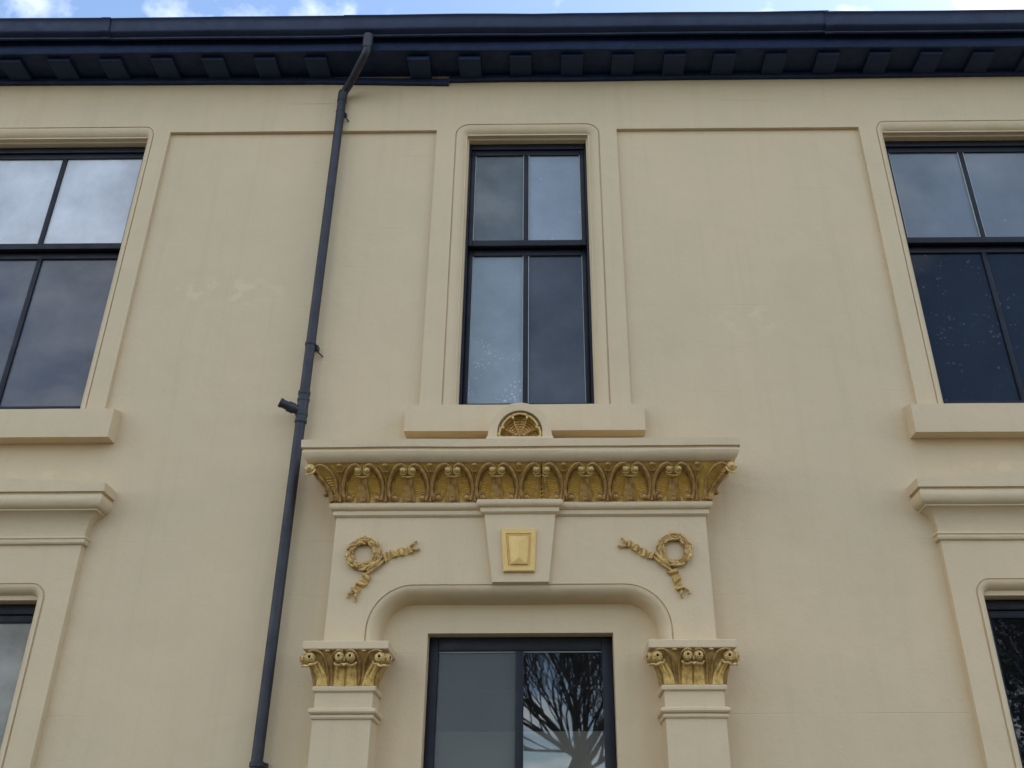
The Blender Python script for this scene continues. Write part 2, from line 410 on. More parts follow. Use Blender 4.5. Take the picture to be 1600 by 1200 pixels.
# ---- windows
def rails(name, mat, parent, x0, x1, z0, z1, y0, y1, st, top, bot, bar=None, bw=.045):
    b = MB()
    b.box(x0, x0+st, y0, y1, z0, z1); b.box(x1-st, x1, y0, y1, z0, z1)
    b.box(x0+st, x1-st, y0+.002, y1, z1-top, z1); b.box(x0+st, x1-st, y0+.002, y1, z0, z0+bot)
    return b.build(name, mat, parent, bevel=.006, seg=2, merge=False)
def sash_window(op, cx, panes, glassmats, lower=False, mid=5.93):
    x0, x1, z0, z1 = op; fx0, fx1 = x0-.006, x1+.006
    b = MB(); y0, y1 = .088, .30
    b.box(fx0, fx0+.022, y0, y1, z0, z1+.006); b.box(fx1-.022, fx1, y0, y1, z0, z1+.006)
    b.box(fx0+.022, fx1-.022, y0+.002, y1, z1-.052, z1+.006); b.box(fx0+.022, fx1-.022, y0+.01, y1, z0, z0+.05)
    win = b.build('window', 'sash', house, bevel=.004, merge=False)
    sx0, sx1 = fx0+.023, fx1-.023
    # upper sash stands in front, lower sash behind it
    rails('upper_sash', 'sash', win, sx0, sx1, mid-.035, z1-.053, .104, .150, .034, .048, .052)
    rails('lower_sash', 'sash', win, sx0, sx1, z0+.051, mid-.03, .156, .204, .036, .060, .062)
    for (za, zb, ya, yb, k) in ((mid+.017, z1-.101, .108, .142, 0), (z0+.113, mid-.09, .160, .196, 2)):
        box('glazing_bar', 'sash', win, cx-.019, cx+.019, ya, yb, za-.004, zb+.004, .007)
        yg = (ya+yb)/2
        for s, (xa, xb) in enumerate(((sx0+.034, cx-.0185), (cx+.0185, sx1-.034))):
            pb = MB(); pb.box(xa+.0005, xb-.0005, yg-.002, yg+.002, za, zb)
            pb.build('pane', glassmats[k+s], win, smooth=0)
            # white line of old putty and paint round the pane
            if panes and (k+s) in panes:
                for xp in (xa+.0008, xb-.005): box('putty_line', 'putty', win, xp, xp+.0042, ya+.001, yg-.003, za+.003, zb-.003, 0)
    return win
M['putty'] = flat('pale_putty', (.42, .43, .42), .7)
G = {}
G['l_up'] = pane_mat('pane_pale_blind', (.76, .77, .79), .92, refl=1.4, mott=.05)
G['l_lo'] = pane_mat('pane_grey_net', (.135, .142, .165), .9, refl=1.36, mott=.14)
G['c_tl'] = pane_mat('pane_dull_teal', (.17, .19, .19), .85, refl=1.4, mott=.1)
G['c_tr'] = pane_mat('pane_blue_film', (.35, .395, .445), .9, refl=1.45, spots=.7, spot_scale=9, sr=(.05, .10))
G['c_bl'] = pane_mat('pane_speckled_film', (.315, .37, .395), .9, refl=1.45, spots=.85, spot_scale=42, spot_z=4.62, sr=(.25, .45))
G['c_br'] = pane_mat('pane_dark_film', (.105, .112, .125), .85, refl=1.42, mott=.15)
G['r_up'] = pane_mat('pane_slate_blue', (.215, .245, .275), .9, spots=.6, spot_scale=7, refl=1.38, sr=(.035, .07))
G['r_lo'] = pane_mat('pane_deep_blue', (.021, .029, .044), .95, refl=1.25, spots=.10, spot_scale=26)
G['d_l'] = pane_mat('pane_frosted_teal', (.15, .165, .155), .42, mott=.06, rough=.3, refl=1.4)
G['d_r'] = pane_mat('pane_clear', (.05, .05, .05), .10, refl=1.75)
G['ll'] = pane_mat('pane_net_curtain', (.40, .38, .33), .85, refl=1.4, spots=.6, spot_scale=11, mott=.25)
G['lr'] = pane_mat('pane_dark_clear', (.012, .012, .014), .5, refl=1.5, spots=.14, spot_scale=26)

LBL = {}
ARW = .105
ups = []
for (op, cx, ax0, ax1, gm, putty) in (
        (UL, -3.855, -4.725, -2.985, ('l_up', 'l_up', 'l_lo', 'l_lo'), ()),
        (UC, -.146, -.857, .574, ('c_tl', 'c_tr', 'c_bl', 'c_br'), (0, 1, 2, 3)),
        (UR, 3.325, 2.497, 4.150, ('r_up', 'r_up', 'r_lo', 'r_lo'), (0, 1))):
    wn = sash_window(op, cx, putty, [G[k] for k in gm])
    x0, x1, z0, z1 = op
    sx = 1.0 if op is UC else .66
    st = head_path(x0-ARW*sx, x1+ARW*sx, 4.40, z1+ARW, ARW+.006, sx=sx)
    sweep_head(st, roll_profile(ARW, .03, .062, -.094), 'roll_moulding', 'trim', wn)
    plate(st, ax0, ax1, 4.40, 7.22, .03, 'architrave', 'trim', wn)
    ups.append((wn, ax0, ax1))
ups[0][0]['label'] = 'wide upper sash window with pale reflecting panes, left of the drainpipe'
ups[1][0]['label'] = 'narrow upper sash window above the gilded doorway'
ups[2][0]['label'] = 'wide upper sash window with slate blue panes at the right edge'
# plain band between and above the window plates
def band(x0, x1, z0, z1, p, name):
    b = MB()
    xs = lin(x0, x1, .25)
    rows = [[(x, .003, z0) for x in xs]]+[[wob((x, -p, z), 1, .0016 if z == z0 else 0) if x not in (x0, x1) else Vector((x, -p, z)) for x in xs] for z in (z0, z1)]
    b.grid(rows); return b.build(name, 'trim', house, smooth=30)
edges = [XL, -4.725, -2.985, -.857, .574, 2.497, 4.150, XR]
for k in (0, 2, 4, 6): band(edges[k], edges[k+1], 6.930, 7.22, .03, 'frieze_band')
band(XL, XR, 7.22, 7.52, .03, 'frieze_band')
# window sills
for (wn, xa, xb) in ((ups[0][0], -4.83, -2.878), (ups[1][0], -.935, .652), (ups[2][0], 2.414, 4.23)):
    b = MB(); zf = 4.437 if wn is ups[1][0] else 4.425; zl = 4.245 if wn is ups[1][0] else 4.218
    prof = [(.0, zl+.003), (-.112, zl), (-.115, zl+.10), (-.112, zf), (.0, zf+.03), (.08, zf+.045)]
    xs = lin(xa, xb, .2)
    b.grid([[wob((x, y, z), 1, .002) for x in xs] for y, z in prof])
    for x in (xa, xb):
        b.add([wob((x, y, z), 1, .002) for y, z in prof]+[wob((x, .08, zl), 1, .002)], [tuple(range(len(prof)+1))])
    b.build('sill', 'trim', wn, smooth=30)

# lower windows with hoods
for (op, cx, ax0, ax1, gm, lab) in (
        (LL, -3.845, -4.775, -2.915, 'll', 'ground floor window with whitish panes under a moulded hood, at the left edge'),
        (LR, 3.33, 2.453, 4.205, 'lr', 'ground floor window with dark panes under a moulded hood, at the right edge')):
    wn = sash_window(op, cx, (), [G[gm]]*4, mid=2.02)
    wn['label'] = lab
    x0, x1, z0, z1 = op; W = .095
    st = head_path(x0-W+.02, x1+W-.02, .55, z1+W+.01, W+.006)
    sweep_head(st, roll_profile(W-.015, .05, .07, -.094), 'roll_moulding', 'trim', wn)
    plate(st, ax0, ax1, .55, 3.515, .05, 'architrave', 'trim', wn)
    prof = [(-.002, 3.500), (.016, 3.505), (.021, 3.513), (.021, 3.528), (.015, 3.533), (.023, 3.541), (.021, 3.552), (.006, 3.556),
            (.010, 3.60), (.022, 3.645), (.045, 3.682), (.072, 3.700), (.080, 3.703), (.080, 3.712),
            (.092, 3.716), (.108, 3.732), (.116, 3.755), (.116, 3.782), (.108, 3.800), (.102, 3.806), (.102, 3.811), (.122, 3.814), (.122, 3.872), (-.05, 3.905)]
    mitre(prof, ax0, ax1, .05, 'hood', 'trim', wn, gable=(22, .055), wa=.002)
    box('sill', 'trim', wn, ax0-.08, ax1+.08, -.12, .08, .78, .94, .008)
# gable of the hood: last two rows only rise towards the middle

# tall window in the doorway
x0, x1, z0, z1 = DC
b = MB(); y0, y1 = .100, .17
b.box(x0+.001, x0+.058, y0, y1, z0, z1-.001); b.box(x1-.066, x1-.001, y0, y1, z0, z1-.001)
b.box(x0+.058, x1-.066, y0+.002, y1, z1-.083, z1-.001); b.box(x0+.058, x1-.066, y0+.002, y1, z0, z0+.09)
dw = b.build('window', 'sash', house, bevel=.006, merge=False)
dw['label'] = 'dark framed two pane window inside the gilded doorway arch'
box('glazing_bar', 'sash', dw, -.193, -.146, .096, .166, z0+.091, z1-.084, .007)
for k, (xa, xb) in enumerate(((x0+.059, -.1935), (-.1455, x1-.067))):
    pb = MB(); pb.box(xa, xb, .128, .132, z0+.091, z1-.084); pb.build('pane', G['d_l' if k == 0 else 'd_r'], dw, smooth=0)
    q = MB(); q.box(xa, xb, .118, .1265, z1-.090, z1-.0845); q.build('putty_line', 'putty', dw, smooth=0)
box('half_blind', 'half_blind', dw, x0+.03, x1-.03, .18, .19, z0+.02, 2.415, .002)

# ================================================================ EAVES
eb = MB()
def eprof(x):
    return [(.0, 7.515), (.300, 7.512), (.306, 7.500), (.322, 7.498), (.330, 7.512), (.318, 7.532), (.312, 7.540), (.312, 7.74), (.27, 7.745)]
xs = lin(XL-.2, XR+.2, .3)
eb.grid([[wob((x, -eprof(x)[k][0], eprof(x)[k][1]), .6, .004) for x in xs] for k in range(9)])
eaves = eb.build('eaves', 'eaves', house, smooth=30)
mods = [-5.97, -5.55, -5.13, -4.715, -4.30, -3.904, -3.489, -3.074, -2.662, -2.246, -1.835, -1.008, -.598, -.189, .226, .635, 1.053, 1.451, 1.864, 2.282, 2.694, 3.101, 3.523, 3.94, 4.35, 4.77, 5.19, 5.6, 6.0]
proto = None
for i, x in enumerate(mods):
    if proto is None:
        b = MB(); b.box(-.088, .088, -.117, .117, -.019, .019); proto = b.build('modillion', 'eaves', eaves, bevel=.005)
        o = proto
    else: o = share(proto, 'modillion', eaves)
    o.location = (x, -.151+random.uniform(-.004, .004), 7.4945+random.uniform(-.004, .002) - (.014 if i in (11, 12) else 0))
    o.rotation_euler = (random.uniform(-.012, .012), random.uniform(-.01, .01), random.uniform(-.012, .012))
# bed boards against the frieze, sagging in the middle where the two lengths meet
for (xa, za, xb, zb_) in ((XL, 7.458, -2.0, 7.432), (-1.998, 7.432, -.78, 7.405), (-.778, 7.440, XR, 7.468)):
    b = MB(); n = 14
    rows = []
    for y, dz in ((-.031, 0), (-.056, 0), (-.064, .015), (-.064, .052), (-.05, .06)):
        rows.append([wob((xa+(xb-xa)*k/n, y, za+(zb_-za)*k/n+dz), 1, .004) for k in range(n+1)])
    b.grid(rows); b.build('bed_board', 'eaves', eaves, smooth=25)

# ================================================================ GUTTER (a thing of its own)
gut = thing('gutter', 'long dark blue gutter along the eaves under the sky', 'gutter', (0, -.33, 7.55))
gp = [(.335, 7.72), (.335, 7.625), (.350, 7.606), (.366, 7.596), (.378, 7.599), (.381, 7.609), (.376, 7.616), (.382, 7.621), (.406, 7.626), (.418, 7.632), (.424, 7.645), (.429, 7.672), (.436, 7.70),
      (.442, 7.735), (.449, 7.741), (.454, 7.750), (.450, 7.758), (.440, 7.760), (.430, 7.752)]
for i, (xa, xb, dz) in enumerate(((XL-.2, -3.50, .003), (-3.50, -1.56, 0), (-1.56, 2.27, .003), (2.27, XR+.2, -.003))):
    b = MB(); xs = lin(xa, xb, .3)
    b.grid([[wob((x, -p+.33+(.002 if i % 2 else 0), z-7.55+dz+(.004 if x > 0 else 0)), .5, .005) for x in xs] for p, z in gp])
    b.build('gutter_length', 'gutter', gut, smooth=40)
    if i:
        j = MB(); j.grid([[(x, -p+.33-.004, z-7.55+dz-.003) for x in (xa-.035, xa+.035)] for p, z in gp[2:-1]]); 
        j.build('joint_strap', 'gutter', gut, smooth=40)

# ================================================================ DRAINPIPE
pipe = thing('drainpipe', 'slate grey drainpipe running down the wall left of the doorway', 'drainpipe', (-1.63, -.08, 0))
PX, PY = -1.63, -.08
def loc(p): return (p[0]-PX, p[1]-PY, p[2])
def pt(name, pts, r, seg=20, mat='pipe'):
    b = MB(); b.tube([loc(p) for p in pts], r, seg); return b.build(name, mat, pipe, smooth=40)
pt('outlet', [(-1.395, -.392, 7.585), (-1.395, -.392, 7.50), (-1.398, -.388, 7.455)], [.040, .038, .034])
pt('swan_neck', spline([(-1.396, -.39, 7.50), (-1.402, -.378, 7.43), (-1.44, -.33, 7.385), (-1.56, -.155, 7.325), (-1.612, -.095, 7.29), (-1.63, -.08, 7.22)], 5), .0315)
pt('pipe_length', [(PX, PY, z) for z in (7.30, 4.54)], .0335)
pt('pipe_length', [(PX-.001, PY, z) for z in (4.40, 0.03)], .0335)
def collar(z, h, r): return pt('collar', [(PX, PY, z-h), (PX, PY, z-h+.004), (PX, PY, z+h-.004), (PX, PY, z+h)], [r-.004, r, r, r-.004])
collar(7.235, .05, .0375)
collar(4.93, .012, .0385); collar(4.545, .016, .041); collar(4.495, .013, .041); collar(4.385, .014, .041); collar(4.335, .013, .040)
pt('branch', [(PX, PY, 4.54), (PX, PY, 4.34)], .0375)
pt('branch_stub', [(PX, PY, 4.405), (PX-.045, PY-.02, 4.418), (PX-.065, PY-.03, 4.424)], .030)
pt('stub_collar', [(PX-.048, PY-.023, 4.419), (PX-.088, PY-.043, 4.431)], .037)
pt('stub_end', [(PX-.08, PY-.039, 4.429), (PX-.125, PY-.060, 4.443)], [.030, .029])
pt('stub_cap', [(PX-.120, PY-.058, 4.441), (PX-.138, PY-.066, 4.447)], [.033, .032])
for z in (7.08, 4.93, 2.21):
    b = MB(); b.tube([loc((PX+.02, PY+.01, z+.01)), loc((PX+.045, PY+.005, z-.01)), loc((PX+.05, PY+.02, z-.05)), loc((PX+.072, PY+.076, z-.055))], .0055, 8)
    b.box(-.045, .045, .03, .079, z-.012, z+.012)
    b.build('bracket', 'pipe', pipe, smooth=40, merge=False)
collar(7.08, .008, .0365); collar(2.21, .016, .0405)

# ================================================================ DOORWAY
SX0, SX1, SP = -1.307, .985, .16
st = head_path(-1.072, .737, 2.80, 3.207, .275, na=14)
surround = plate(st, SX0, SX1, 2.80, 3.645, SP, 'door_surround', 'trim', house)
prof = [(-.001, SP-.001), (.003, SP-.010), (.008, SP-.010), (.011, SP+.002)]
for k in range(1, 11):
    a = math.pi/2*k/10; prof.append((.011+.066*math.sin(a), SP+.002-.125*(1-math.cos(a))))
prof += [(.079, .03), (.082, -.004)]
sweep_head(st, prof, 'arch_moulding', 'trim', surround, .002)

# ---- cornice over the door
BED = [(-.002, 3.628), (.012, 3.634), (.020, 3.642), (.021, 3.664), (.018, 3.668), (.030, 3.672), (.040, 3.682), (.044, 3.694), (.042, 3.708), (.034, 3.716), (.020, 3.7225)]
up_prof = [(.12, 3.932), (.158, 3.932), (.166, 3.936), (.190, 3.950), (.205, 3.972), (.209, 3.990), (.204, 4.004), (.198, 4.009), (.198, 4.013), (.216, 4.016), (.218, 4.066), (.10, 4.072), (-.16, 4.10)]
dcor = mitre(up_prof, SX0, SX1, SP, 'door_cornice', 'trim', house, wa=.0025)
mitre(BED, SX0, SX1, SP, 'bed_moulding', 'trim', dcor, wa=.002)
FZ0, FZ1 = 3.722, 3.934
def fout(t): return .022+.125*(.30*t+.70*t*t)
fprof = [(fout(k/10), FZ0+(FZ1-FZ0)*k/10) for k in range(11)]
mitre(fprof, SX0, SX1, SP, 'frieze_ground', 'gold_bright', dcor, wa=.001)
def F(u, v, h=0.0):
    """point on the flared frieze: u along x (local), v 0..1 up, h proud of the ground"""
    return Vector((u, -(SP+fout(v)+h), FZ0+(FZ1-FZ0)*v-h*.30))
def motif(half=0, seedk=0):
    """S-scroll pair with beaded tower; half=-1/+1 keeps one side (at the joint)"""
    rnd = random.Random(seedk); b = MB(); q = MB(); j = lambda a: rnd.uniform(-a, a)
    for s in (-1, 1):
        if half and s != half: continue
        P = [(.112, .06), (.122, .20), (.126, .38), (.120, .55), (.106, .72), (.084, .86), (.060, .94), (.036, .955), (.018, .90)]
        pts = spline([F(s*u, v, .016+.012*v) for u, v in P], 4)
        n = len(pts); b.tube(pts, [.0095+.003*math.sin(math.pi*i/n) for i in range(n)], 7)
        P2 = [(.100, .03), (.106, .22), (.106, .40), (.094, .60), (.074, .77), (.050, .86)]
        b.tube(spline([F(s*u, v, .006+.006*v) for u, v in P2], 3), .006, 6)
        # lower scroll
        b.tube(spline([F(s*u, v, .014) for u, v in ((.112, .05), (.106, .20), (.088, .235), (.070, .19), (.066, .11), (.078, .05))], 4), .0065, 6)
        b.ball(F(s*.086, .125, .014), .0205, 10, 7)
        # upper scroll
        q.ball(F(s*.030, .84, .026), .0215, 11, 8)
        q.tube(spline([F(s*u, v, .03) for u, v in ((.018, .90), (.008, .84), (.012, .76), (.030, .73), (.048, .76))], 4), .006, 6)
        # leaf ground with fine horizontal ridges
    for s in (-1, 1):
        if half and s != half: continue
        b.tube([F(s*.034, .0, .010), F(s*.026, .3, .014), F(s*.016, .62, .018)], [.010, .009, .007], 7)
    if not half:
        b.add([F(-.036, 0, .003), F(.036, 0, .003), F(.016, .64, .006), F(-.016, .64, .006), F(-.026, 0, .013), F(.026, 0, .013), F(.010, .62, .016), F(-.010, .62, .016)], [(4, 5, 6, 7), (0, 1, 5, 4), (1, 2, 6, 5), (2, 3, 7, 6), (3, 0, 4, 7)])
    if not half or half == 1:
        for k in range(4): b.ball(F(.0, .06+.11*k, .016), .0125-.0018*k, 8, 6, (1.1, .8, .8))
        b.tube([F(0, .40, .014), F(0, .62, .018)], .004, 6)
    sgn = half if half else 0
    a0, a1 = (-.040, .040) if not half else ((.0, .040) if half == 1 else (-.040, .0))
    q.tube(spline([F(a0, .70, .024), F((a0+a1)/2, .665, .028), F(a1, .70, .024)], 3), .0055, 6)
    rs = []
    for s in (-1, 1):
        if half and s != half: continue
        r = MB(); rs.append(r)
        for k in range(11):
            v = .16+.055*k
            xi = .030-.012*v+.008; xo = (.100 if v < .5 else .100-.10*(v-.5)**1.2*1.9)
            if v < .27: xo = .062
            pts = [F(s*(xi+(xo-xi)*t), v+.012*math.sin(t*5+k)+j(.004)+.035*t, .0015) for t in (0, .25, .5, .75, 1)]
            r.tube(pts, .0038, 4)
    return b, q, rs
cells = [-1.144, -.861, -.585, -.309, -.032, .242, .519, .790]
mset = None
def place_motif(x, built):
    o1 = share(built[0], 'scroll_motif', dcor, (x, 0, 0)); 
    return o1
bb, qq, rr = motif()
def join3(bb, qq, rr, nm, par, x):
    o = bb.build(nm, 'gold_brown', par, smooth=50, merge=False); o.location = (x, 0, 0)
    a = None
    return o
first = None
for i, x in enumerate(cells):
    if x == -.032:
        for hf in (-1, 1):
            b1, q1, r1 = motif(hf, 3)
            dx = hf*.004
            for (mb, nm, mt) in ((b1, 'scroll_motif', 'gold_brown'), (q1, 'scroll_eye', 'gold_pale'), (r1[0], 'ribbed_leaf', 'gold_bright')):
                o = mb.build(nm, mt, dcor, smooth=50, merge=False); o.location = (x+dx, 0, 0)
        continue
    if first is None:
        first = [bb.build('scroll_motif', 'gold_brown', dcor, smooth=50, merge=False), qq.build('scroll_eye', 'gold_pale', dcor, smooth=50, merge=False), rr[0].build('ribbed_leaf', 'gold_bright', dcor, smooth=50, merge=False), rr[1].build('ribbed_leaf', 'gold_bright', dcor, smooth=50, merge=False)]
        for o in first: o.location = (x, 0, 0)
    else:
        for o, nm in zip(first, ('scroll_motif', 'scroll_eye', 'ribbed_leaf', 'ribbed_leaf')):
            share(o, nm, dcor, (x+random.uniform(-.003, .003), 0, random.uniform(-.0015, .0015)), scale=(random.uniform(.98, 1.02), 1, 1))
# open joint in the frieze
b = MB(); b.add([F(-.0345, 0, .001), F(-.0295, 0, .001), F(-.0295, .5, .001), F(-.0345, .5, .001), F(-.0345, 1, .001), F(-.0295, 1, .001)], [(0, 1, 2, 3), (3, 2, 5, 4)])
for v in (): pass
b.build('joint', 'eye', dcor, smooth=0)
b = MB()
b.tube([F(0, .02, .012), F(0, .40, .012), F(0, .66, .014)], [.010, .008, .006], 7)
for s in (-1, 1):
    b.tube(spline([F(0, .55, .012), F(s*.010, .72, .014), F(s*.024, .84, .018), F(s*.040, .90, .014)], 3), .006, 6)
    b.tube(spline([F(s*.014, .02, .008), F(s*.011, .35, .008), F(s*.013, .6, .010)], 3), .005, 6)
b.ball(F(0, .945, .020), .016, 9, 6, (1.25, 1, .8)); b.ball(F(0, .80, .012), .010, 8, 6)
b.tube([F(-.02, .80, .02), F(.02, .80, .02)], .0045, 6)
ys = b.build('stem', 'gold_brown', dcor, smooth=50, merge=False)
stems = [(-1.144-.143)]+[(a+c)/2 for a, c in zip(cells, cells[1:])]+[.790+.143]
for i, x in enumerate(stems):
    if i == 0: ys.location = (x, 0, 0)
    else: share(ys, 'stem', dcor, (x, 0, 0))
# corner scrolls: one strand on the front, one on the return, meeting in a ball at the mitre
def corner(sgn):
    X = SX0 if sgn < 0 else SX1
    b = MB(); q = MB(); rs = []
    def Fc(u, v, h): p = F(0, v, h); return Vector((X+sgn*(-u), p.y, p.z))     # u inwards from block edge
    def Fs(u, v, h):                                                     # on the return, u back from block face
        return Vector((X+sgn*(fout(v)+h), -SP+u, FZ0+(FZ1-FZ0)*v-h*.3))
    for FF, k in ((Fc, 1), (Fs, 0)):
        b.tube(spline([FF(.010, .05, .014), FF(.000, .25, .018), FF(-.008, .5, .02), FF(-.028, .74, .024), FF(-.065, .90, .028), FF(-.10, .95, .03), FF(-.128, .90, .03)], 4), .0105, 7)
        b.tube(spline([FF(.02, .05, .012), FF(.0, .16, .014), FF(-.022, .15, .014), FF(-.026, .06, .012)], 4), .008, 6)
        b.ball(FF(-.008, .08, .010), .016, 9, 6)
        r = MB(); rs.append(r)
        for t in range(8):
            v = .22+.065*t; xo = -fout(v)*.9
            r.tube([FF(-.012, v, .002), FF((xo-.012)/2, v-.01, .003), FF(xo, v-.03, .002)], .0042, 5)
    c = Vector((X+sgn*.158, -(SP+.158), FZ0+(FZ1-FZ0)*.82))
    q.ball(c, .030, 14, 9); q.ball(c+Vector((0, -.022, .0)), .016, 10, 7); q.ball(c+Vector((sgn*.022, 0, 0)), .016, 10, 7)
    q.tube(spline([c+Vector((-sgn*.035, -.012, -.01)), c+Vector((-sgn*.025, -.022, -.036)), c+Vector((0, -.015, -.045)), c+Vector((sgn*.018, .0, -.040)), c+Vector((sgn*.026, .025, -.022))], 4), .0065, 7)
    b.tube(spline([Vector((X+sgn*.03, -SP-.03, FZ0+.004)), Vector((X+sgn*.05, -SP-.05, FZ0+.07)), Vector((X+sgn*.115, -SP-.115, FZ0+.145))], 4), [.020]*4+[.018]*4+[.016], 9)
    b.ball(Vector((X+sgn*.075, -SP-.02, FZ0+.06)), .022, 9, 6)
    for mb, nm, mt in ((b, 'corner_scroll', 'gold_brown'), (q, 'corner_eye', 'gold_pale'), (rs[0], 'ribbed_leaf', 'gold_bright'), (rs[1], 'ribbed_leaf', 'gold_bright')):
        mb.build(nm, mt, dcor, smooth=50, merge=False)
corner(-1); corner(1)

# ---- keystone
b = MB(); n = 8
def key_at(z): t = (3.66-z)/(3.66-3.195); return -.388+.062*t, .056-.048*t
rows = []
for k in range(n+1):
    z = 3.66-(3.66-3.209)*k/n; a, c = key_at(z)
    rows.append([Vector((a, -SP+.004, z)), wob((a, -.203, z)), wob(((a+c)/2, -.203, z)), wob((c, -.203, z)), Vector((c, -SP+.004, z))])
ka, kc = key_at(3.207)
for d, p in prof[3:-1]:
    rows.append([Vector((ka, -p+.002, 3.207-d)), Vector((ka, -p-.0045, 3.2065-d)), Vector(((ka+kc)/2, -p-.0045, 3.2065-d)), Vector((kc, -p-.0045, 3.2065-d)), Vector((kc, -p+.002, 3.207-d))])
b.grid(rows); key = b.build('keystone', 'trim', house, smooth=28)
mitre([(o, z+.003) for o, z in BED[:-1]]+[(-.03, 3.7255)], -.388, .056, .203, 'keystone_cap', 'trim', key, wa=.001)
b = MB()
def frame_rows(levels):
    """levels: (inset, proud) for the tapered gold panel"""
    rows = []
    for ins, pr in levels:
        rows.append([(-.280+ins, -.203-pr, 3.533-ins), (-.064-ins, -.203-pr, 3.533-ins), (-.074-ins, -.203-pr, 3.264+ins), (-.262+ins, -.203-pr, 3.264+ins)])
    return rows
fr = frame_rows([(0, -.002), (0, .016), (.006, .022), (.030, .022), (.034, .014), (.042, .014), (.044, .026), (.046, .028)])
b.grid(fr, True)
gp_o = b.build('gold_frame', 'gold_panel', key, smooth=20)
b = MB(); ins = .045
c = [(-.280+ins, 3.533-ins), (-.064-ins, 3.533-ins), (-.074-ins, 3.264+ins), (-.262+ins, 3.264+ins)]
mx = sum(p[0] for p in c)/4
vs = [(x, -.229, z) for x, z in c]+[(mx, -.2375, 3.533-ins-.040), (mx, -.2375, 3.264+ins+.040)]
b.add(vs, [(0, 1, 4), (1, 2, 5, 4), (2, 3, 5), (3, 0, 4, 5)])
b.build('gold_pyramid', 'gold_panel', key, smooth=0)

# ---- shell niche standing on the cornice
SHX, SHZ, SHP, RN, RO = -.167, 4.152, .31, .143, .200
def arc(r, z0, n=28, flare=0.0):
    pts = [(SHX-r-flare, z0)]
    for k in range(n+1):
        a = math.pi*(1-k/n); pts.append((SHX+r*math.cos(a), SHZ+r*math.sin(a)))
    pts.append((SHX+r+flare, z0)); return pts
b = MB(); o_, i_ = arc(RO, 4.060, flare=.014), arc(RN, 4.060)
rows = [[Vector((x, -.02, z)) for x, z in o_], [Vector((x, -SHP+.006, z)) for x, z in o_],
        [Vector((SHX+(x-SHX)*.975, -SHP, SHZ+(z-SHZ)*.975 if z > 4.07 else z)) for x, z in o_],
        [Vector((x, -SHP, z)) for x, z in i_], [Vector((x, -SHP+.10, z)) for x, z in i_]]
b.grid(rows)
niche = b.build('shell_niche', 'trim', house, smooth=30)
box('niche_plinth', 'trim', niche, SHX-.212, SHX+.212, -SHP-.004, -.02, 4.058, 4.112, .006)
# scallop: five hollow lobes with concentric ridges, radiating from the hinge
b = MB(); rdg = MB(); rim = MB()
HZ = 4.118; notches = [0, 29, 68, 112, 151, 180]
nr, nl = 7, 8
def dish(r, a):      # bowl: hinge forward, middle deep
    t = r/RN; dep = .030*math.sin(min(1, t)*math.pi*.62)
    stretch = 1.0+.20*math.sin(a)
    return Vector((SHX+r*math.cos(a), -SHP+.014+dep, HZ+r*math.sin(a)*stretch))
for a0, a1 in zip(notches, notches[1:]):
    rows = []
    for i in range(nr+1):
        r = .012+(.136-.012)*i/nr; row = []
        for k in range(nl+1):
            t = k/nl; a = R(a0+(a1-a0)*t); p = dish(r, a); p.y += .022*math.sin(math.pi*t)*(r/RN); row.append(p)
        rows.append(row)
    b.grid(rows)
    for q in range(5):
        r = .045+.018*q
        rdg.tube([dish(r*(1-.06*abs(2*t-1)), R(a0+(a1-a0)*(.12+.76*t)))+Vector((0, .018*math.sin(math.pi*t)*(r/RN)-.004, 0)) for t in [k/6 for k in range(7)]], .0042, 5)
    rim.tube([dish(.134, R(a0+2+(a1-a0-4)*t))+Vector((0, -.026, 0)) for t in [k/8 for k in range(9)]], .0085, 7)
    rim.tube([dish(.134, R(a0+2))+Vector((0, -.026, 0)), dish(.116, R(a0+.5))+Vector((0, -.024, 0))], .0075, 7)
    rim.tube([dish(.134, R(a1-2))+Vector((0, -.026, 0)), dish(.116, R(a1-.5))+Vector((0, -.024, 0))], .0055, 6)
b.build('scallop', 'gold_bright', niche, smooth=50)
for a in notches[1:-1]:
    rdg.tube([dish(.015+.10*t, R(a))+Vector((0, -.008, 0)) for t in (0, .25, .5, .75, 1)], [.008, .007, .006, .005, .0045], 6)
for dx in (-.028, 0, .028): rdg.ball((SHX+dx, -SHP+.016, HZ+.008), .013, 9, 6)
rdg.build('scallop_ridges', 'gold_brown', niche, smooth=50, merge=False)
rim.build('scallop_rim', 'gold_pale', niche, smooth=50, merge=False)
b = MB(); b.prism(arc(RN+.01, 4.06), -SHP+.10, -SHP+.115); b.build('niche_back', 'gold_brown', niche, smooth=0)

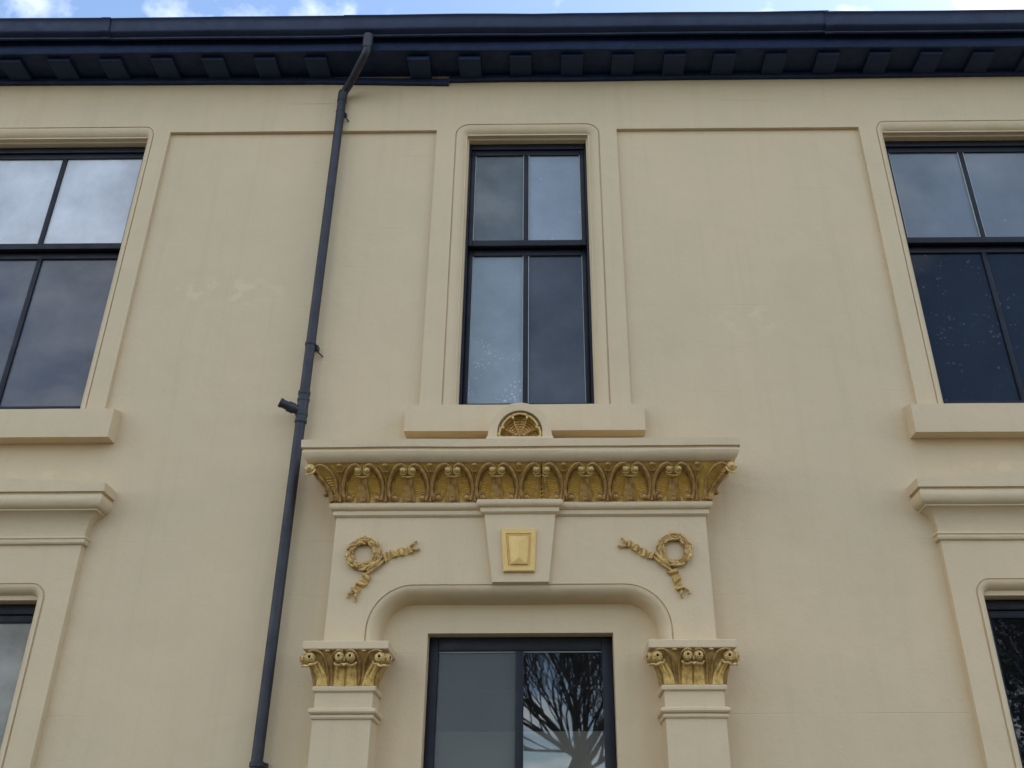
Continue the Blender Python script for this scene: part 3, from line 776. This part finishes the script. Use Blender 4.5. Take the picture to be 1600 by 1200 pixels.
# ---- pilasters and capitals
def pilaster(xa, xb, lab):
    xc = (xa+xb)/2; P = .22
    b = MB(); zs = [0.02]+lin(.3, 2.60, .3)
    b.grid([[Vector((xa, .004, z)), wob((xa, -P, z), 1, .002), wob((xc, -P, z), 1, .002), wob((xb, -P, z), 1, .002), Vector((xb, .004, z))] for z in zs])
    pil = b.build('pilaster', 'trim', house, smooth=25); pil['label'] = 'cream pilaster on the '+lab+' of the doorway'
    mitre([(-.001, 2.425), (.010, 2.428), (.014, 2.436), (.013, 2.446), (.006, 2.451), (.020, 2.455), (.027, 2.464), (.026, 2.476), (.018, 2.484), (-.001, 2.488)], xa, xb, P, 'necking', 'trim', pil, wa=.002)
    mitre([(-.001, 2.572), (.010, 2.574), (.016, 2.580), (.017, 2.596), (.012, 2.604), (-.03, 2.607)], xa, xb, P, 'astragal', 'trim', pil, wa=.001)
    cap = mitre([(-.008+.062*(k/8)**1.7, 2.604+.190*k/8) for k in range(9)], xa, xb, P, 'capital', 'gold_mid', house, wa=0)
    cap['label'] = 'gilded capital with scroll eyes on the '+lab+' pilaster'
    ab = MB(); ax0, ax1 = xa-.078, xb+.078
    prof2 = [(0, 2.794), (.076, 2.794), (.082, 2.799), (.082, 2.838), (.076, 2.843), (-.1, 2.846)]
    mitre(prof2, xa, xb, P, 'abacus', 'trim', cap, wa=.0015)
    def cp(x, z, h):      # front of the bell
        t = max(0, (z-2.604)/.19); return Vector((x, -(P-.008+.062*t**1.7+h), z))
    s3 = MB()
    def volute(q, ey, c, r, fx):
        q.ball(c, r, 14, 10)
        d = Vector((fx, -1, .06)).normalized()
        e = c+d*r*.80; rot = d.to_track_quat('Z', 'Y').to_matrix()
        for rad, th, lift in ((.62, .20, -.05), (.38, .17, .16)):
            q.tube([e+rot @ Vector((math.cos(a)*r*rad, math.sin(a)*r*rad, r*lift)) for a in [2*math.pi*k/16 for k in range(17)]], r*th, 7, False)
        ey.ball(e+d*r*.16, r*.27, 9, 6, (1, 1, .45), rot)  # raised umber bead in place of a shaded hole
    def stalk(pts, rad):      # hollow-faced leaf stalk lying against the bell
        q = MB(); pts = spline(pts, 4); n_ = len(pts); rows = []
        for i, p in enumerate(pts):
            t = i/(n_-1); w = rad*(1.05-.18*t)
            rows.append([p+Vector((w*u, .012-.015*math.sqrt(max(0, 1-u*u))+.007*math.exp(-(u/.22)**2), 0)) for u in (-1, -.92, -.75, -.5, -.3, -.12, 0, .12, .3, .5, .75, .92, 1)])
        q.grid(rows); q.build('leaf_stalk', 'gold_stalk', cap, smooth=50)
    mid, eym = MB(), MB()
    for s in (-1, 1):
        volute(mid, eym, cp(xc+s*.029, 2.754, .030), .030, s*.10)
        stalk([cp(xc+s*.036, 2.606, .014), cp(xc+s*.036, 2.66, .014), cp(xc+s*.032, 2.735, .012)], .033)
        s3.tube(spline([cp(xc+s*.074, 2.606, .006), cp(xc+s*.080, 2.66, .010), cp(xc+s*.078, 2.72, .016), cp(xc+s*.063, 2.768, .026), cp(xc+s*.036, 2.789, .034), cp(xc+s*.010, 2.780, .040)], 4), .0072, 7)
        for k in range(4): s3.ball(cp(xc+s*.104, 2.616+.019*k, .008), .0115-.001*k, 8, 6, (1.3, .8, .7))
        for dx in (-.012, .012): s3.tube(spline([cp(xc+s*.104+dx*.6, 2.61, .006), cp(xc+s*.104+dx, 2.69, .006), cp(xc+s*.104+dx*2.2, 2.765, .012)], 3), .005, 6)
        bd = MB(); bd.ball(cp(xc+s*.104, 2.788, .018), .012, 9, 6, (1.4, 1, .6)); bd.build('bud', 'gold_pale', cap, smooth=50)
        X = xa if s < 0 else xb
        q, ey = MB(), MB()
        cc = Vector((X+s*.050, -(P+.050), 2.750))
        volute(q, ey, cc+Vector((-s*.014, -.006, 0)), .033, -s*.02); volute(q, ey, cc+Vector((s*.014, .016, 0)), .032, s*1.6)
        q.ball(cc+Vector((s*.004, -.024, -.012)), .010, 8, 6, (.7, .8, 1.3))
        stalk([Vector((X-s*.034, -(P+.012), 2.606)), Vector((X-s*.026, -(P+.018), 2.66)), Vector((X+s*.016, -(P+.040), 2.735))], .033)
        side = MB(); side.tube([Vector((X+s*.002, -(P-.03), 2.606)), Vector((X+s*.012, -(P-.02), 2.66)), Vector((X+s*.036, -(P-.0), 2.73))], [.022, .022, .02], 9); side.build('leaf_stalk', 'gold_brown', cap, smooth=50)
        q.tube(spline([cc+Vector((-s*.054, -.002, -.016)), cc+Vector((-s*.046, -.020, -.034)), cc+Vector((-s*.022, -.032, -.040)), cc+Vector((-s*.006, -.034, -.050)), cc+Vector((s*.014, -.024, -.044)), cc+Vector((s*.030, .0, -.044)), cc+Vector((s*.036, .026, -.028))], 4), .0072, 7)
        s3.tube(spline([cp(X-s*.066, 2.606, .008), cp(X-s*.062, 2.67, .012), cp(X-s*.052, 2.73, .018), cp(X-s*.026, 2.774, .028), cp(X+s*.012, 2.788, .032), cp(X+s*.045, 2.782, .03)], 4), .0072, 7)
        vo = q.build('corner_volute', 'gold_volute', cap, smooth=50, merge=False); ey.build('volute_eye', 'eye', cap, smooth=50, merge=False)
    mid.ball(cp(xc, 2.738, .052), .009, 8, 6, (.7, .8, 1.6))
    mid.tube(spline([cp(xc-.062, 2.728, .022), cp(xc-.050, 2.714, .036), cp(xc-.028, 2.710, .046), cp(xc-.010, 2.716, .052), cp(xc, 2.708, .056), cp(xc+.010, 2.716, .052), cp(xc+.028, 2.710, .046), cp(xc+.050, 2.714, .036), cp(xc+.062, 2.728, .022)], 4), .0076, 7)
    mid.build('middle_volute', 'gold_volute', cap, smooth=50, merge=False); eym.build('volute_eye', 'eye', cap, smooth=50, merge=False)
    s3.build('leaf_strands', 'gold_brown', cap, smooth=50, merge=False)
pilaster(-1.310, -.985, 'left'); pilaster(.655, .990, 'right')

# ---- wreaths with fluttering ribbons
def wreath(cx, cz, s, seedk, lab):
    rnd = random.Random(seedk); P = SP+.001
    b = MB(); n = 40; Rr = .084
    b.tube([(cx+Rr*math.cos(2*math.pi*k/n), -(P+.012), cz+Rr*math.sin(2*math.pi*k/n)) for k in range(n+1)], [.023+.003*math.sin(k*1.7) for k in range(n+1)], 8, False)
    wr = b.build('wreath', 'gold_brown', house, smooth=50); wr['label'] = 'gilded laurel wreath relief, '+lab
    lv = MB()
    for k in range(58):
        a = 2*math.pi*k/58+rnd.uniform(-.05, .05); rr_ = Rr+rnd.choice((-.016, 0.0, .015))+rnd.uniform(-.004, .004)
        t = Vector((-math.sin(a), 0, math.cos(a)))*s; o = Vector((math.cos(a), 0, math.sin(a)))
        d = (t+o*rnd.uniform(-.45, .45)+Vector((0, -rnd.uniform(.05, .4), 0))).normalized()
        rot = d.to_track_quat('Z', 'Y').to_matrix()
        lv.ball(Vector((cx, -(P+.024+rnd.uniform(0, .006)), cz))+o*rr_, .024*rnd.uniform(.8, 1.15), 7, 6, (.36, .36, 1), rot)
    lv.build('laurel_leaves', 'gold_mid', wr, smooth=50, merge=False)
    rb = MB(); kx, kz = cx+s*.070, cz-.072
    rb.ball((kx, -(P+.020), kz), .026, 10, 7, (1.3, .8, .9)); 
    rb.tube(spline([(kx+s*.045, -(P+.016), kz+.055), (kx+s*.01, -(P+.030), kz+.004), (kx-s*.040, -(P+.016), kz-.032)], 5), [.012]*11, 8)
    rb.tube(spline([(kx+s*.060, -(P+.012), kz+.035), (kx+s*.015, -(P+.022), kz-.012), (kx-s*.050, -(P+.012), kz-.058)], 5), [.010]*11, 8)
    def tail(p0, p1, wave, w0, w1):
        p0 = Vector(p0); p1 = Vector(p1); ax = (p1-p0); ln = ax.length; ax.normalize(); sd = Vector((-ax.z, 0, ax.x)); m_ = 36
        rows = []
        for k in range(m_+1):
            t = k/m_; ph = t*wave*2*math.pi; wd = (w0+(w1-w0)*t)*.5
            c = p0+ax*(ln*t)+sd*(.010*math.sin(t*5.0)); h = .016+.013*math.tanh(2.2*math.sin(ph))
            sk = .006*math.sin(ph*.5)
            a_, b_ = c+sd*wd+ax*sk, c-sd*wd-ax*sk
            rows.append([Vector((a_.x, -(P-.002), a_.z)), Vector((a_.x, -(P+h), a_.z)), Vector((c.x, -(P+h+.003), c.z)), Vector((b_.x, -(P+h), b_.z)), Vector((b_.x, -(P-.002), b_.z))])
        rb.grid(rows)
        for q in (-1, 1):   # forked curling end
            e = p1+sd*q*.008; f = p1+ax*.035+sd*q*.030
            rb.tube(spline([(e.x, -(P+.010), e.z), ((e.x+f.x)/2+ax.x*.01, -(P+.020), (e.z+f.z)/2), (f.x, -(P+.008), f.z)], 4), [.009]*5+[.007]*3+[.005], 7)
            f2 = f+ax*.008-sd*q*.004; rb.ball((f2.x, -(P+.012), f2.z), .0085, 8, 6)
    tail((kx+s*.055, 0, kz+.040), (kx+s*.215, 0, kz+.108), 3.4, .052, .042)
    tail((kx-s*.040, 0, kz-.055), (kx-s*.100, 0, kz-.165), 2.4, .054, .048)
    rb.build('ribbon', 'gold_mid', wr, smooth=45, merge=False)
wreath(-1.116, 3.393, 1, 5, 'left of the keystone')
wreath(.774, 3.407, -1, 9, 'right of the keystone')

# ================================================================ BARE TREES ACROSS THE FORECOURT (mirrored in the lower panes)
def tree(x, y, h, seedk, label, fork=3.6):
    rnd = random.Random(seedk)
    t = thing('bare_tree', label, 'tree', (x, y, 0), 'bare trees mirrored in the windows')
    tr = MB(); cr_ = MB()
    tr.tube([(0, 0, -.1), (.02, 0, .5), (-.03, .03, fork*.6), (0, 0, fork), (.03, .02, fork+.35)], [.40, .31, .27, .25, .12], 10)
    def grow(p, d, ln, r, lev):
        n = 3; pts = [p]; q = p
        for k in range(n):
            d = (d+Vector((rnd.gauss(0, .12), rnd.gauss(0, .12), rnd.gauss(.05, .07)))).normalized(); q = q+d*ln/n; pts.append(q)
        (tr if lev == 0 else cr_).tube(pts, [r*(1-.35*k/n) for k in range(n+1)], 7 if lev < 2 else (4 if lev < 4 else 3), lev < 2)
        if lev >= 5 or q.z > h: return
        for k in range((4, 4, 3, 3, 2)[lev]):
            f = rnd.uniform(.15, .95) if k else 1.0; idx = f*n; i0 = min(n-1, int(idx)); pp = pts[i0].lerp(pts[i0+1], idx-i0)
            side = Vector((rnd.gauss(0, 1), rnd.gauss(0, 1), rnd.gauss(0, .5))).normalized()
            grow(pp, (d+side*rnd.uniform(.25, .75)+Vector((0, 0, .12))).normalized(), ln*rnd.uniform(.70, .98), max(.006, r*.56*rnd.uniform(.75, 1.1)), lev+1)
    for k in range(10):
        a = 2*math.pi*k/10+rnd.uniform(-.3, .3); sp = rnd.uniform(.2, 1.5)
        grow(Vector((0, 0, fork-.15+rnd.uniform(-.2, .45))), Vector((math.cos(a)*sp, math.sin(a)*sp, 1)).normalized(), h*.15, rnd.uniform(.035, .070), 0)
    return t, tr.build('trunk', 'bark', t, smooth=50, merge=False), cr_.build('crown', 'bark', t, smooth=0, merge=False)
tree(.62, -13.5, 9.6, 3, 'bare leafless tree mirrored in the clear pane of the doorway window')
tree(11.0, -14.5, 9.6, 8, 'bare leafless tree mirrored in the dark ground floor window at right')
tree(-11.2, -14.0, 9.6, 12, 'bare leafless tree mirrored in the ground floor window at left')

def evergreen(x, y, h, rad, seedk, label):
    rnd = random.Random(seedk)
    t = thing('evergreen_tree', label, 'tree', (x, y, 0), 'evergreens mirrored in the windows')
    tr = MB(); tr.tube([(0, 0, -.1), (.03, 0, h*.4), (0, .04, h*.9)], [.20, .15, .03], 8); tr.build('trunk', 'bark', t, smooth=50)
    cr_ = MB(); clumps = []
    for k in range(80):
        z = rnd.uniform(.08, 1.0); rr_ = rad*(1.15-z)**.55*math.sqrt(rnd.random()); a = rnd.uniform(0, 6.283)
        clumps.append((Vector((math.cos(a)*rr_, math.sin(a)*rr_, z*h)), rnd.uniform(.25, .6)))
    for c, r in clumps:
        for k in range(150):
            d = Vector((rnd.gauss(0, 1), rnd.gauss(0, 1), rnd.gauss(0, .8))).normalized(); p = c+d*r*rnd.uniform(.5, 1.0)
            u = Vector((rnd.gauss(0, 1), rnd.gauss(0, 1), rnd.gauss(0, 1))).normalized(); v = u.cross(d).normalized(); L_ = rnd.uniform(.05, .10)
            cr_.add([p-u*L_, p+v*L_*.45, p+u*L_, p-v*L_*.45], [(0, 1, 2, 3)])
    cr_.build('crown', 'leaf', t, smooth=0, merge=False)
M['leaf'] = flat('dark_evergreen_leaf', (.035, .055, .025), .6, 3, .5)
evergreen(3.7, -14.6, 8.5, 1.9, 4, 'dark evergreen beside the bare tree mirrored in the doorway pane')
evergreen(8.6, -13.2, 8.5, 2.4, 6, 'dark evergreen mirrored in the ground floor window at right')
